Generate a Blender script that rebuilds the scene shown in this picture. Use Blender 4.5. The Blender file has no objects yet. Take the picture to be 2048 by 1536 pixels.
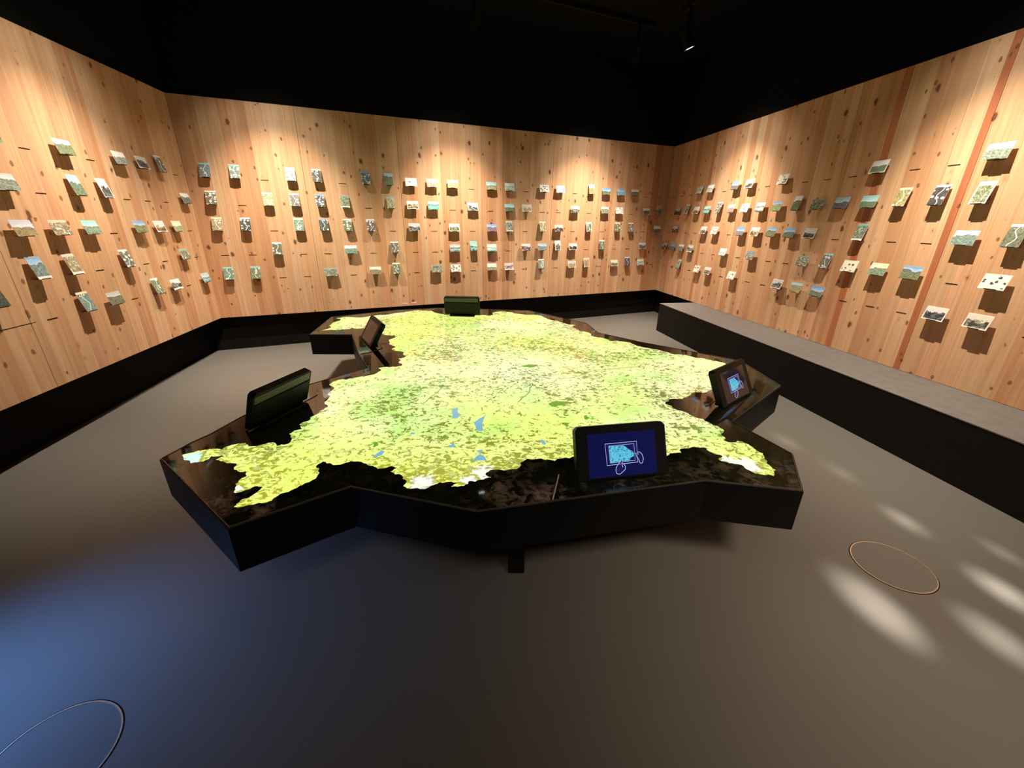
# Exhibition room: wooden postcard walls around an illuminated map table
import bpy, bmesh, math, random
from mathutils import Vector, Matrix
import numpy as np
sc = bpy.context.scene
COL = sc.collection
R = random.Random(11)

# ------------------------------------------------------------ camera, world, exposure
EYE = 1.6
pitch, roll = 0.37328, 0.01125
fw = Vector((0, math.cos(pitch), -math.sin(pitch)))
r0 = Vector((1, 0, 0)); u0 = r0.cross(fw)
rr = math.cos(roll)*r0 + math.sin(roll)*u0
uu = math.cos(roll)*u0 - math.sin(roll)*r0
cd = bpy.data.cameras.new('camera'); cam = bpy.data.objects.new('camera', cd); COL.objects.link(cam)
cd.sensor_fit = 'HORIZONTAL'; cd.sensor_width = 36.0
cd.lens = 820.13*36.0/2048.0
cd.clip_start = 0.05
m = Matrix((rr, uu, -fw)).transposed().to_4x4(); m.translation = (0, 0, EYE)
cam.matrix_world = m
sc.camera = cam
w = bpy.data.worlds.new('world'); sc.world = w; w.use_nodes = True
w.node_tree.nodes['Background'].inputs[0].default_value = (0.5, 0.45, 0.4, 1)
w.node_tree.nodes['Background'].inputs[1].default_value = 0.0
vs = sc.view_settings
vs.view_transform = 'Standard'; vs.look = 'None'; vs.gamma = 1; vs.use_curve_mapping = False
vs.exposure = EXPO = 0.0
sc.cycles.use_denoising = True
sc.cycles.max_bounces = 8
sc.cycles.sample_clamp_indirect = 4.0

# ------------------------------------------------------------ room frame (metres)
CL = Vector((-3.7037, 5.1377, 0)); CR = Vector((2.7320, 7.9991, 0))
ZB, ZT, ZC = 0.4434, 2.8483, 3.95          # bottom and top of the wood, ceiling
def frame(A, d):
    d = Vector(d).normalized(); n = Vector((-d.y, d.x, 0))
    if n.dot(Vector((0, 4, 0)) - A) < 0: n = -n
    return A, d, n
WALL = {'left': frame(CL, (0.15003, -0.98868, 0)),
        'back': frame(CL, (0.91376, 0.40626, 0)),
        'right': frame(CR, (0.14042, -0.99009, 0))}
WLEN = {'left': 7.8, 'back': 7.043, 'right': 10.7}

def wp(wall, s, n, z):
    A, d, nn = WALL[wall]
    return A + d*s + nn*n + Vector((0, 0, z))

# ------------------------------------------------------------ lamps
def spot(name, loc, target, power, size, blend, color, radius=0.03, parent=None):
    ld = bpy.data.lights.new(name, 'SPOT'); o = bpy.data.objects.new(name, ld); COL.objects.link(o)
    ld.energy = power; ld.spot_size = math.radians(size); ld.spot_blend = blend
    ld.color = color; ld.shadow_soft_size = radius
    o.location = loc
    o.rotation_euler = (Vector(target) - Vector(loc)).to_track_quat('-Z', 'Y').to_euler()
    return o
WARM = (1.0, 0.84, 0.66)
WALL_W = 62.0
WALL_SPOTS = [('left', 1.67), ('back', 0.95), ('back', 3.10), ('back', 5.25), ('right', 2.0), ('right', 4.75)]
LAMP_Z, LAMP_N = 3.52, 1.0
for wl, s in WALL_SPOTS:
    spot('wall_wash_low_lobe', wp(wl, s, LAMP_N-0.02, LAMP_Z-0.02), wp(wl, s, 0.0, -0.9), 490.0 if wl == 'left' else 580.0, 74, 1.0, WARM, 0.005)
    spot('wall_wash_lamp', wp(wl, s, LAMP_N-0.02, LAMP_Z-0.02), wp(wl, s, 0.0, 0.85), WALL_W, 92, 0.8, (1.0, 0.93, 0.82), 0.005)
# pools of light thrown low across the floor on the right, and a bluish monitor glow from the left
for (x, y, dx, dy, pw, sz) in [(1.66,1.37,0.35,-2.6,2000,4.6),(2.31,1.96,0.2,-2.6,1500,2.5),(2.31,2.46,0.2,-2.8,600,2.5),(2.61,1.71,0.1,-2.4,900,1.9),(2.34,1.46,0.15,-2.2,1700,3.6),(2.05,1.22,0.2,-2.2,1100,4.0),(2.2,2.9,0.2,-2.8,600,2.8)]:
    t = Vector((x, y, 0)); src = t + Vector((dx, dy, 0))*1.0 + Vector((0, 0, 1.65))
    spot('floor_pool_lamp', src, t, pw, sz, 0.9, (1.0, 0.93, 0.84), 0.05)
def area(name, loc, target, power, sx, sy, color, spread=180):
    ld = bpy.data.lights.new(name, 'AREA'); o = bpy.data.objects.new(name, ld); COL.objects.link(o)
    ld.shape = 'RECTANGLE'; ld.size = sx; ld.size_y = sy; ld.energy = power; ld.color = color
    ld.spread = math.radians(spread)
    o.location = loc; o.rotation_euler = (Vector(target) - Vector(loc)).to_track_quat('-Z', 'Y').to_euler()
    return o
area('monitor_glow', (-2.75, 0.62, 1.0), (-1.78, 1.0, 0.0), 5.6, 0.4, 0.3, (0.15, 0.38, 1.0), 56)
area('floor_fill_right', (2.0, -0.7, 3.3), (1.75, 1.25, 0.0), 12.0, 0.9, 0.7, (1.0, 0.80, 0.60), 52)  # added fill without a fixture, brightens the floor on the right
area('floor_fill_centre', (-0.3, -1.2, 3.3), (-0.3, 1.6, 0.0), 2.2, 1.2, 0.8, (1.0, 0.82, 0.62), 56)  # weaker added fill for the floor in the centre

# ------------------------------------------------------------ node helpers
def mat(name):
    mt = bpy.data.materials.new(name); mt.use_nodes = True
    nt = mt.node_tree; b = nt.nodes['Principled BSDF']
    return mt, nt, b
def N(nt, t, **kw):
    n = nt.nodes.new(t)
    for k, v in kw.items():
        if k.startswith('i_'):
            key = k[2:]
            n.inputs[int(key) if key.isdigit() else key].default_value = v
        else: setattr(n, k, v)
    return n
def L(nt, a, b): nt.links.new(a, b)
def math_(nt, op, a, b=None, c=None, clamp=False):
    n = nt.nodes.new('ShaderNodeMath'); n.operation = op; n.use_clamp = clamp
    for i, v in enumerate((a, b, c)):
        if v is None: continue
        if isinstance(v, (int, float)): n.inputs[i].default_value = v
        else: L(nt, v, n.inputs[i])
    return n.outputs[0]
def mix(nt, fac, a, b, mode='MIX'):
    n = nt.nodes.new('ShaderNodeMix'); n.data_type = 'RGBA'; n.blend_type = mode
    for sock, v in ((n.inputs[0], fac), (n.inputs[6], a), (n.inputs[7], b)):
        if isinstance(v, (int, float)): sock.default_value = v
        elif isinstance(v, tuple): sock.default_value = (v[0], v[1], v[2], 1)
        else: L(nt, v, sock)
    return n.outputs[2]
def step(nt, v, lo, hi):
    n = nt.nodes.new('ShaderNodeMapRange'); L(nt, v, n.inputs[0])
    n.inputs[1].default_value = lo; n.inputs[2].default_value = hi
    return n.outputs[0]
def noise(nt, vec, scale, detail=3, rough=0.5, dist=0.0):
    n = nt.nodes.new('ShaderNodeTexNoise'); n.inputs['Scale'].default_value = scale
    n.inputs['Detail'].default_value = detail; n.inputs['Roughness'].default_value = rough
    n.inputs['Distortion'].default_value = dist
    if vec is not None: L(nt, vec, n.inputs['Vector'])
    return n.outputs['Fac']
def scaled(nt, vec, sx, sy, sz, off=None):
    n = nt.nodes.new('ShaderNodeVectorMath'); n.operation = 'MULTIPLY'; L(nt, vec, n.inputs[0]); n.inputs[1].default_value = (sx, sy, sz)
    o = n.outputs[0]
    if off is not None:
        a = nt.nodes.new('ShaderNodeVectorMath'); a.operation = 'ADD'; L(nt, o, a.inputs[0]); L(nt, off, a.inputs[1]); o = a.outputs[0]
    return o
def seed_vec(nt, k=37.0):
    oi = nt.nodes.new('ShaderNodeObjectInfo')
    c = nt.nodes.new('ShaderNodeCombineXYZ')
    s = math_(nt, 'MULTIPLY', oi.outputs['Random'], k)
    L(nt, s, c.inputs[0]); L(nt, s, c.inputs[1]); L(nt, s, c.inputs[2])
    return c.outputs[0], oi

def plain(name, col, rough=0.5, metal=0.0, spec=0.5, bump=0.0):
    mt, nt, b = mat(name)
    tc = N(nt, 'ShaderNodeTexCoord')
    nz = noise(nt, tc.outputs['Object'], 14, 4)
    c = mix(nt, step(nt, nz, 0.3, 0.7), tuple(x*0.88 for x in col), tuple(min(1, x*1.12) for x in col))
    L(nt, c, b.inputs['Base Color'])
    b.inputs['Roughness'].default_value = rough; b.inputs['Metallic'].default_value = metal
    b.inputs['Specular IOR Level'].default_value = spec
    if bump:
        bp = N(nt, 'ShaderNodeBump'); bp.inputs['Strength'].default_value = bump
        L(nt, noise(nt, tc.outputs['Object'], 160, 3), bp.inputs['Height']); L(nt, bp.outputs[0], b.inputs['Normal'])
    return mt

# wood: tone from each plank's own object colour, vertical grain, scattered knots
def wood_mat():
    mt, nt, b = mat('larch_board')
    tc = N(nt, 'ShaderNodeTexCoord'); sv, oi = seed_vec(nt)
    base = oi.outputs['Color']
    g1 = noise(nt, scaled(nt, tc.outputs['Object'], 34, 34, 0.9, sv), 1.0, 5, 0.6, 0.6)
    g2 = noise(nt, scaled(nt, tc.outputs['Object'], 130, 130, 2.2, sv), 1.0, 2, 0.5)
    g3 = noise(nt, scaled(nt, tc.outputs['Object'], 6, 6, 1.1, sv), 1.0, 3, 0.5)
    c = mix(nt, step(nt, g1, 0.35, 0.72), base, mix(nt, 1.0, base, (0.80, 0.70, 0.60), 'MULTIPLY'))
    c = mix(nt, math_(nt, 'MULTIPLY', step(nt, g2, 0.52, 0.75), 0.2), c, mix(nt, 1.0, base, (0.62, 0.48, 0.36), 'MULTIPLY'))
    c = mix(nt, math_(nt, 'MULTIPLY', step(nt, g3, 0.5, 0.72), 0.35), c, mix(nt, 1.0, base, (0.80, 0.62, 0.50), 'MULTIPLY'))
    # knots
    def knots(sx, sz, rad, keep, off):
        warp = noise(nt, scaled(nt, tc.outputs['Object'], 40, 40, 25, sv), 1.0, 2)
        v = scaled(nt, tc.outputs['Object'], sx, 0.0, sz)
        add = N(nt, 'ShaderNodeVectorMath', operation='ADD'); L(nt, v, add.inputs[0])
        cx = N(nt, 'ShaderNodeCombineXYZ'); L(nt, math_(nt, 'MULTIPLY', warp, 0.22), cx.inputs[0]); L(nt, math_(nt, 'MULTIPLY', warp, 0.16), cx.inputs[2]); cx.inputs[1].default_value = off
        L(nt, cx.outputs[0], add.inputs[1])
        vo = N(nt, 'ShaderNodeTexVoronoi'); vo.inputs['Scale'].default_value = 1.0; L(nt, add.outputs[0], vo.inputs['Vector'])
        sp = N(nt, 'ShaderNodeSeparateColor'); L(nt, vo.outputs['Color'], sp.inputs[0])
        size = math_(nt, 'MULTIPLY_ADD', sp.outputs[1], rad, rad*0.35)
        d = math_(nt, 'SUBTRACT', size, vo.outputs['Distance'])
        near = step(nt, d, -0.015, 0.03)
        ring = step(nt, d, -0.12, 0.0)
        k = math_(nt, 'GREATER_THAN', sp.outputs[0], keep)
        return math_(nt, 'MULTIPLY', near, k), math_(nt, 'MULTIPLY', ring, k)
    a, ar = knots(8.5, 5.6, 0.12, 0.45, 0.0)
    a2, ar2 = knots(15.0, 10.0, 0.15, 0.50, 7.0)
    c = mix(nt, math_(nt, 'MULTIPLY', ar, 0.35), c, (0.36, 0.15, 0.06))
    c = mix(nt, math_(nt, 'MULTIPLY', a, 0.85), c, (0.115, 0.040, 0.018))
    c = mix(nt, math_(nt, 'MULTIPLY', a2, 0.75), c, (0.16, 0.055, 0.022))
    L(nt, c, b.inputs['Base Color'])
    b.inputs['Roughness'].default_value = 0.62; b.inputs['Specular IOR Level'].default_value = 0.25
    bp = N(nt, 'ShaderNodeBump'); bp.inputs['Strength'].default_value = 0.06; bp.inputs['Distance'].default_value = 0.01
    L(nt, g2, bp.inputs['Height']); L(nt, bp.outputs[0], b.inputs['Normal'])
    return mt
M = {}
M['wood'] = wood_mat()
M['black_wall'] = plain('matt_black_paint', (0.0035, 0.0035, 0.0035), 0.9, spec=0.12)
M['plinth'] = plain('black_plinth_paint', (0.005, 0.0045, 0.004), 0.8, spec=0.15)
M['bench_body'] = plain('bench_shaded_front_tone', (0.010, 0.009, 0.008), 0.7, spec=0.2)  # bench front: shade put into the colour, darker than the top
M['ceiling'] = plain('black_ceiling_paint', (0.003, 0.003, 0.003), 0.95, spec=0.1)
M['bench'] = plain('bench_lit_top_tone', (0.15, 0.142, 0.138), 0.55, spec=0.4)  # bench top: light from above put into the colour
M['table_side'] = plain('table_black_lacquer', (0.003, 0.003, 0.0034), 0.5, spec=0.25)
M['rim'] = plain('dark_bronze_edge', (0.16, 0.14, 0.12), 0.4, 0.5)
M['slot'] = plain('slot_shadow_gap', (0.02, 0.008, 0.004), 0.9, spec=0.1)
M['paper'] = plain('white_card', (0.78, 0.76, 0.72), 0.55)
M['cream'] = plain('cream_card', (0.75, 0.63, 0.42), 0.6)
M['holder'] = plain('dark_steel_holder', (0.04, 0.035, 0.03), 0.45, 0.7)
M['steel'] = plain('brushed_steel', (0.42, 0.38, 0.32), 0.3, 1.0)
M['brass'] = plain('worn_brass_ring', (0.95, 0.85, 0.68), 0.35, 1.0)
M['fixture'] = plain('black_fixture', (0.003, 0.003, 0.003), 0.7, spec=0.15)
M['housing'] = plain('black_powder_coat', (0.007, 0.008, 0.008), 0.5, spec=0.25)
M['lit_cap'] = plain('back_cap_lit_tone', (0.085, 0.09, 0.08), 0.5)  # lighter than the housing, imitates map light on the upper back
M['seam'] = plain('tray_seam_metal', (0.10, 0.08, 0.06), 0.3, 0.9)
M['seam_glint'] = plain('seam_glint_tone', (0.75, 0.68, 0.55), 0.5)  # pale colour stands in for the glint on the metal seam
M['tray'] = plain('tray_dark_glass', (0.006, 0.006, 0.006), 0.05, spec=0.6)
M['label'] = plain('pale_pink_label', (0.80, 0.62, 0.56), 0.6)

def floor_mat():
    mt, nt, b = mat('poured_dark_floor')
    tc = N(nt, 'ShaderNodeTexCoord')
    a = noise(nt, tc.outputs['Object'], 1.3, 4, 0.55); f = noise(nt, tc.outputs['Object'], 260, 2, 0.6)
    c = mix(nt, a, (0.128, 0.119, 0.107), (0.158, 0.148, 0.134))
    c = mix(nt, math_(nt, 'MULTIPLY', step(nt, f, 0.35, 0.7), 0.45), c, (0.21, 0.195, 0.175))
    L(nt, c, b.inputs['Base Color'])
    b.inputs['Roughness'].default_value = 0.42; b.inputs['Specular IOR Level'].default_value = 0.4
    bp = N(nt, 'ShaderNodeBump'); bp.inputs['Strength'].default_value = 0.05; L(nt, f, bp.inputs['Height']); L(nt, bp.outputs[0], b.inputs['Normal'])
    return mt
M['floor'] = floor_mat()

# printed map lit from within
def map_mat():
    mt, nt, b = mat('lit_map_print')
    tc = N(nt, 'ShaderNodeTexCoord'); P = tc.outputs['Object']
    sep = N(nt, 'ShaderNodeSeparateXYZ'); L(nt, P, sep.inputs[0]); y = sep.outputs[1]; x = sep.outputs[0]
    big = noise(nt, P, 1.1, 3, 0.5); big2 = noise(nt, scaled(nt, P, 1, 1, 1), 2.4, 3, 0.55); 
    south = step(nt, math_(nt, 'ADD', y, math_(nt, 'MULTIPLY', big2, 0.35)), 2.15, 1.75)
    pale = step(nt, big, 0.40, 0.62)
    c = mix(nt, pale, (0.88, 1.0, 0.24), (1.0, 1.0, 0.50))
    # green western part
    gx = N(nt, 'ShaderNodeVectorMath', operation='DISTANCE'); L(nt, P, gx.inputs[0]); gx.inputs[1].default_value = (-0.75, 2.35, 0.55)
    green = math_(nt, 'MULTIPLY', step(nt, gx.outputs['Value'], 0.95, 0.15), step(nt, big2, 0.35, 0.6))
    c = mix(nt, math_(nt, 'MULTIPLY', green, 0.65), c, (0.42, 0.98, 0.12))
    c = mix(nt, math_(nt, 'MULTIPLY', step(nt, noise(nt, P, 3.7, 3, 0.6), 0.5, 0.66), 0.45), c, (0.45, 0.95, 0.14))
    wx = N(nt, 'ShaderNodeVectorMath', operation='DISTANCE'); L(nt, P, wx.inputs[0]); wx.inputs[1].default_value = (-0.05, 2.95, 0.55)
    c = mix(nt, math_(nt, 'MULTIPLY', step(nt, wx.outputs['Value'], 0.9, 0.0), 0.75), c, (1.0, 1.0, 0.70))
    c = mix(nt, south, c, (0.90, 0.98, 0.20))
    # woods: sharp little patches
    n1 = noise(nt, scaled(nt, P, 1.0, 1.15, 1.0), 30, 4, 0.6, 0.9)
    thr = math_(nt, 'ADD', 0.555, math_(nt, 'MULTIPLY', math_(nt, 'SUBTRACT', big2, 0.5), -0.42))
    thr = math_(nt, 'SUBTRACT', thr, math_(nt, 'MULTIPLY', south, 0.05))
    wood_ = step(nt, math_(nt, 'SUBTRACT', n1, thr), 0.0, 0.022)
    wc = mix(nt, step(nt, noise(nt, P, 3.0, 2), 0.42, 0.6), (0.19, 0.18, 0.015), (0.10, 0.24, 0.02))
    wc = mix(nt, south, wc, (0.40, 0.40, 0.025))
    c = mix(nt, math_(nt, 'MULTIPLY', wood_, 0.9), c, wc)
    # valleys: thin bright lines and thin dark streams
    vv = N(nt, 'ShaderNodeTexVoronoi', feature='DISTANCE_TO_EDGE'); vv.inputs['Scale'].default_value = 7.0
    wv = N(nt, 'ShaderNodeMix', data_type='VECTOR'); wv.inputs[0].default_value = 0.3
    nn = N(nt, 'ShaderNodeTexNoise'); nn.inputs['Scale'].default_value = 5.0; nn.inputs['Detail'].default_value = 4; L(nt, P, nn.inputs['Vector'])
    L(nt, P, wv.inputs[4]); L(nt, nn.outputs['Color'], wv.inputs[5]); L(nt, wv.outputs[1], vv.inputs['Vector'])
    line = step(nt, vv.outputs['Distance'], 0.035, 0.012)
    c = mix(nt, math_(nt, 'MULTIPLY', line, math_(nt, 'MULTIPLY_ADD', south, 0.12, 0.2)), c, (0.95, 1.0, 0.50))
    # snow fields at the southern edge
    for (sx, sy), rad in zip(SNOW, (0.055, 0.05, 0.055, 0.035, 0.03, 0.05, 0.04)):
        dd = N(nt, 'ShaderNodeVectorMath', operation='DISTANCE'); L(nt, P, dd.inputs[0]); dd.inputs[1].default_value = (sx, sy, 0.55)
        v = math_(nt, 'ADD', dd.outputs['Value'], math_(nt, 'MULTIPLY', math_(nt, 'SUBTRACT', n1, 0.5), 0.16))
        c = mix(nt, step(nt, v, rad*1.15, rad*0.7), c, (1.0, 1.0, 0.9) if sx > -1.3 else (0.62, 1.0, 0.95))
    b.inputs['Base Color'].default_value = (0.02, 0.02, 0.01, 1)
    L(nt, c, b.inputs['Emission Color']); b.inputs['Emission Strength'].default_value = 1.0
    b.inputs['Roughness'].default_value = 0.09; b.inputs['Specular IOR Level'].default_value = 0.4
    return mt
SNOW = [(-0.383, 1.497), (-0.122, 1.582), (1.115, 1.666), (1.033, 1.717), (-1.156, 1.429), (-1.51, 1.676), (-0.179, 1.512)]
M['map'] = map_mat()
def emis(name, col, st, rough=0.1):
    mt, nt, b = mat(name)
    tc = N(nt, 'ShaderNodeTexCoord')
    c = mix(nt, noise(nt, tc.outputs['Object'], 18, 3), tuple(x*0.88 for x in col), tuple(x*1.1 for x in col))
    b.inputs['Base Color'].default_value = (0.01, 0.01, 0.01, 1)
    L(nt, c, b.inputs['Emission Color']); b.inputs['Emission Strength'].default_value = st
    b.inputs['Roughness'].default_value = rough
    return mt
M['lake'] = emis('lit_lake_print', (0.26, 0.58, 0.74), 0.85)
M['river'] = emis('lit_river_print', (0.16, 0.36, 0.17), 0.8)
M['forest'] = emis('lit_forest_print', (0.20, 0.50, 0.04), 0.8)
M['lens'] = emis('lamp_lens', (0.85, 0.95, 1.0), 14.0)
M['screen_blue'] = emis('dark_blue_screen', (0.003, 0.005, 0.055), 1.0, 0.12)
M['screen_off'] = emis('dim_screen', (0.004, 0.004, 0.010), 1.0, 0.06)
M['icon_line'] = emis('icon_line_glow', (0.55, 0.62, 1.0), 1.0)
M['icon_land'] = emis('icon_map_glow', (0.10, 0.55, 0.85), 0.9)
def _blotch():
    nt = M['icon_land'].node_tree; b = nt.nodes['Principled BSDF']; tc = N(nt, 'ShaderNodeTexCoord')
    c = mix(nt, step(nt, noise(nt, tc.outputs['Object'], 95, 4, 0.6, 0.8), 0.52, 0.58), (0.14, 0.62, 0.86), (0.03, 0.27, 0.42))
    L(nt, c, b.inputs['Emission Color'])
_blotch()
M['icon_dark'] = emis('icon_dark_fill', (0.01, 0.008, 0.09), 1.0)
M['blue_card'] = emis('bright_blue_display', (0.10, 0.50, 0.90), 1.2)

def terrain_mat():
    mt, nt, b = mat('dark_satellite_print')
    tc = N(nt, 'ShaderNodeTexCoord'); P = tc.outputs['Object']
    sep = N(nt, 'ShaderNodeSeparateXYZ'); L(nt, P, sep.inputs[0]); y = sep.outputs[1]
    n1 = noise(nt, P, 7, 6, 0.65, 1.2); n2 = noise(nt, P, 2.2, 4, 0.6); n3 = noise(nt, P, 18, 5, 0.7, 0.6)
    c = mix(nt, step(nt, n1, 0.35, 0.7), (0.004, 0.007, 0.004), (0.022, 0.026, 0.012))
    c = mix(nt, math_(nt, 'MULTIPLY', step(nt, n3, 0.50, 0.68), 0.7), c, (0.05, 0.055, 0.018))
    alp = math_(nt, 'MULTIPLY', step(nt, y, 1.75, 1.45), step(nt, n2, 0.50, 0.62))
    c = mix(nt, math_(nt, 'MULTIPLY', alp, step(nt, n3, 0.45, 0.60)), c, (0.36, 0.27, 0.22))
    L(nt, c, b.inputs['Base Color'])
    b.inputs['Roughness'].default_value = 0.04; b.inputs['Specular IOR Level'].default_value = 0.3
    return mt
M['terrain'] = terrain_mat()

# ------------------------------------------------------------ print materials for the postcards
def print_mat(kind):
    mt, nt, b = mat('postcard_print_'+kind)
    uv = N(nt, 'ShaderNodeUVMap'); sv, oi = seed_vec(nt, 91.0)
    land = oi.outputs['Color']
    at = N(nt, 'ShaderNodeAttribute', attribute_type='OBJECT', attribute_name='sky_tint'); sky = at.outputs['Color']
    sep = N(nt, 'ShaderNodeSeparateXYZ'); L(nt, uv.outputs[0], sep.inputs[0]); u, v = sep.outputs[0], sep.outputs[1]
    rnd = oi.outputs['Random']
    P = scaled(nt, uv.outputs[0], 1, 1, 1, sv)
    big = noise(nt, P, 2.6, 3, 0.6); fine = noise(nt, P, 9, 5, 0.7, 0.5); grit = noise(nt, P, 22, 3, 0.6)
    def mul(c, k): return mix(nt, 1.0, c, (k, k, k), 'MULTIPLY')
    ground = mix(nt, step(nt, fine, 0.38, 0.64), mul(land, 0.42), mul(land, 1.45))
    ground = mix(nt, math_(nt, 'MULTIPLY', step(nt, grit, 0.60, 0.72), 0.6), ground, (0.62, 0.62, 0.55))
    if kind in 'lk':
        hz = math_(nt, 'ADD', 0.62, math_(nt, 'ADD', math_(nt, 'MULTIPLY', math_(nt, 'SUBTRACT', rnd, 0.5), 0.22), math_(nt, 'MULTIPLY', math_(nt, 'SUBTRACT', big, 0.5), 0.55)))
        m_ = step(nt, math_(nt, 'SUBTRACT', v, hz), -0.01, 0.015)
        far = step(nt, math_(nt, 'SUBTRACT', v, hz), -0.22, 0.0)
        g = mix(nt, math_(nt, 'MULTIPLY', far, 0.5), ground, mul(mix(nt, 0.5, land, sky), 0.5))
        s = mix(nt, step(nt, math_(nt, 'SUBTRACT', v, hz), 0.30, 0.0), sky, (0.80, 0.84, 0.84))
        c = mix(nt, m_, g, mix(nt, 0.5, s, sky))
        if kind == 'k':
            wz = math_(nt, 'ABSOLUTE', math_(nt, 'SUBTRACT', v, math_(nt, 'ADD', 0.30, math_(nt, 'MULTIPLY', math_(nt, 'SUBTRACT', big, 0.5), 0.8))))
            c = mix(nt, step(nt, wz, 0.17, 0.13), c, mix(nt, 0.35, mul(sky, 0.9), (0.15, 0.50, 0.52)))
    elif kind == 'm':
        c = ground
        x1 = math_(nt, 'ADD', u, math_(nt, 'MULTIPLY', math_(nt, 'SINE', math_(nt, 'MULTIPLY_ADD', v, 9.0, math_(nt, 'MULTIPLY', rnd, 30))), 0.13))
        c = mix(nt, step(nt, math_(nt, 'ABSOLUTE', math_(nt, 'SUBTRACT', x1, 0.5)), 0.045, 0.02), c, (0.75, 0.78, 0.76))
        vo = N(nt, 'ShaderNodeTexVoronoi'); vo.inputs['Scale'].default_value = 1.0; vo.inputs['Randomness'].default_value = 0.55
        L(nt, scaled(nt, uv.outputs[0], 2.6, 5.2, 1, sv), vo.inputs['Vector'])
        sp = N(nt, 'ShaderNodeSeparateColor'); L(nt, vo.outputs['Color'], sp.inputs[0])
        ov = math_(nt, 'MULTIPLY', step(nt, vo.outputs['Distance'], 0.37, 0.32), math_(nt, 'GREATER_THAN', sp.outputs[0], 0.38))
        inn = step(nt, vo.outputs['Distance'], 0.20, 0.16)
        c = mix(nt, ov, c, mix(nt, math_(nt, 'MULTIPLY', inn, math_(nt, 'GREATER_THAN', sp.outputs[1], 0.5)), (0.80, 0.82, 0.76), mix(nt, 0.5, sky, (0.5, 0.52, 0.42))))
        c = mix(nt, step(nt, v, 0.885, 0.90), c, sky)
    elif kind == 'b':
        vo = N(nt, 'ShaderNodeTexVoronoi', distance='CHEBYCHEV'); vo.inputs['Scale'].default_value = 1.0
        L(nt, scaled(nt, uv.outputs[0], 6, 5, 1, sv), vo.inputs['Vector'])
        sp = N(nt, 'ShaderNodeSeparateColor'); L(nt, vo.outputs['Color'], sp.inputs[0])
        hz = math_(nt, 'ADD', 0.50, math_(nt, 'MULTIPLY', math_(nt, 'SUBTRACT', big, 0.45), 1.1))
        c = mix(nt, step(nt, sp.outputs[0], 0.3, 0.75), mul(land, 0.28), mul(land, 1.9))
        c = mix(nt, math_(nt, 'MULTIPLY', step(nt, fine, 0.5, 0.6), 0.5), c, mul(land, 0.4))
        c = mix(nt, step(nt, math_(nt, 'SUBTRACT', v, hz), 0.0, 0.02), c, mix(nt, 0.6, sky, (0.6, 0.6, 0.58)))
    elif kind == 'a':
        c = ground
        wv = math_(nt, 'ABSOLUTE', math_(nt, 'SUBTRACT', noise(nt, P, 3.4, 2, 0.5, 1.0), 0.5))
        c = mix(nt, step(nt, wv, 0.028, 0.012), c, (0.70, 0.72, 0.60))
        c = mix(nt, step(nt, v, 0.84, 0.87), c, mix(nt, 0.4, sky, ground))
    elif kind == 'd':
        vo = N(nt, 'ShaderNodeTexVoronoi'); vo.inputs['Scale'].default_value = 1.0; vo.inputs['Randomness'].default_value = 0.8
        L(nt, scaled(nt, uv.outputs[0], 3.6, 3.0, 1, sv), vo.inputs['Vector'])
        sp = N(nt, 'ShaderNodeSeparateColor'); L(nt, vo.outputs['Color'], sp.inputs[0])
        dd = math_(nt, 'ADD', vo.outputs['Distance'], math_(nt, 'MULTIPLY', math_(nt, 'SUBTRACT', fine, 0.5), 0.7))
        ov = math_(nt, 'MULTIPLY', step(nt, dd, 0.36, 0.30), math_(nt, 'GREATER_THAN', sp.outputs[0], 0.32))
        c = mix(nt, ov, mix(nt, 0.5, sky, (0.82, 0.80, 0.74)), mul(land, 0.75))
    L(nt, c, b.inputs['Base Color'])
    b.inputs['Roughness'].default_value = 0.35; b.inputs['Specular IOR Level'].default_value = 0.45
    return mt
PM = {k: print_mat(k) for k in 'lkmbad'}
SKY = dict(b=(0.16, 0.36, 0.66), c=(0.38, 0.60, 0.68), t=(0.28, 0.60, 0.62), w=(0.78, 0.80, 0.78), g=(0.44, 0.50, 0.52), v=(0.50, 0.50, 0.62), e=(0.78, 0.74, 0.52))
LAND = dict(G=(0.17, 0.21, 0.13), K=(0.075, 0.09, 0.09), D=(0.16, 0.17, 0.15), S=(0.22, 0.29, 0.26), B=(0.30, 0.23, 0.14), Y=(0.36, 0.37, 0.19),
            V=(0.24, 0.26, 0.42), R=(0.42, 0.30, 0.26), P=(0.27, 0.19, 0.24), T=(0.12, 0.42, 0.36), W=(0.55, 0.55, 0.52))

# ------------------------------------------------------------ mesh helpers
def newmesh(name, verts, faces, mt=None, uvs=None):
    me = bpy.data.meshes.new(name); me.from_pydata([tuple(v) for v in verts], [], faces)
    if uvs is not None:
        ul = me.uv_layers.new(name='UVMap')
        for i, uvv in enumerate(uvs): ul.data[i].uv = uvv
    me.update()
    if mt: me.materials.append(mt)
    return me
def obj(name, me, parent=None, mw=None):
    o = bpy.data.objects.new(name, me); COL.objects.link(o)
    if mw is not None: o.matrix_world = mw
    if parent is not None: o.parent = parent
    return o
def tag(o, label, cat, group=None):
    o['label'] = label; o['category'] = cat
    if group: o['group'] = group
    return o
def struct(o): o['kind'] = 'structure'; return o
def boxdata(x0, x1, y0, y1, z0, z1):
    v = [(x0, y0, z0), (x1, y0, z0), (x1, y1, z0), (x0, y1, z0), (x0, y0, z1), (x1, y0, z1), (x1, y1, z1), (x0, y1, z1)]
    f = [(0, 3, 2, 1), (4, 5, 6, 7), (0, 1, 5, 4), (1, 2, 6, 5), (2, 3, 7, 6), (3, 0, 4, 7)]
    return v, f
def fixn(me):
    bm = bmesh.new(); bm.from_mesh(me); bmesh.ops.recalc_face_normals(bm, faces=bm.faces); bm.to_mesh(me); bm.free(); return me
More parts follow.
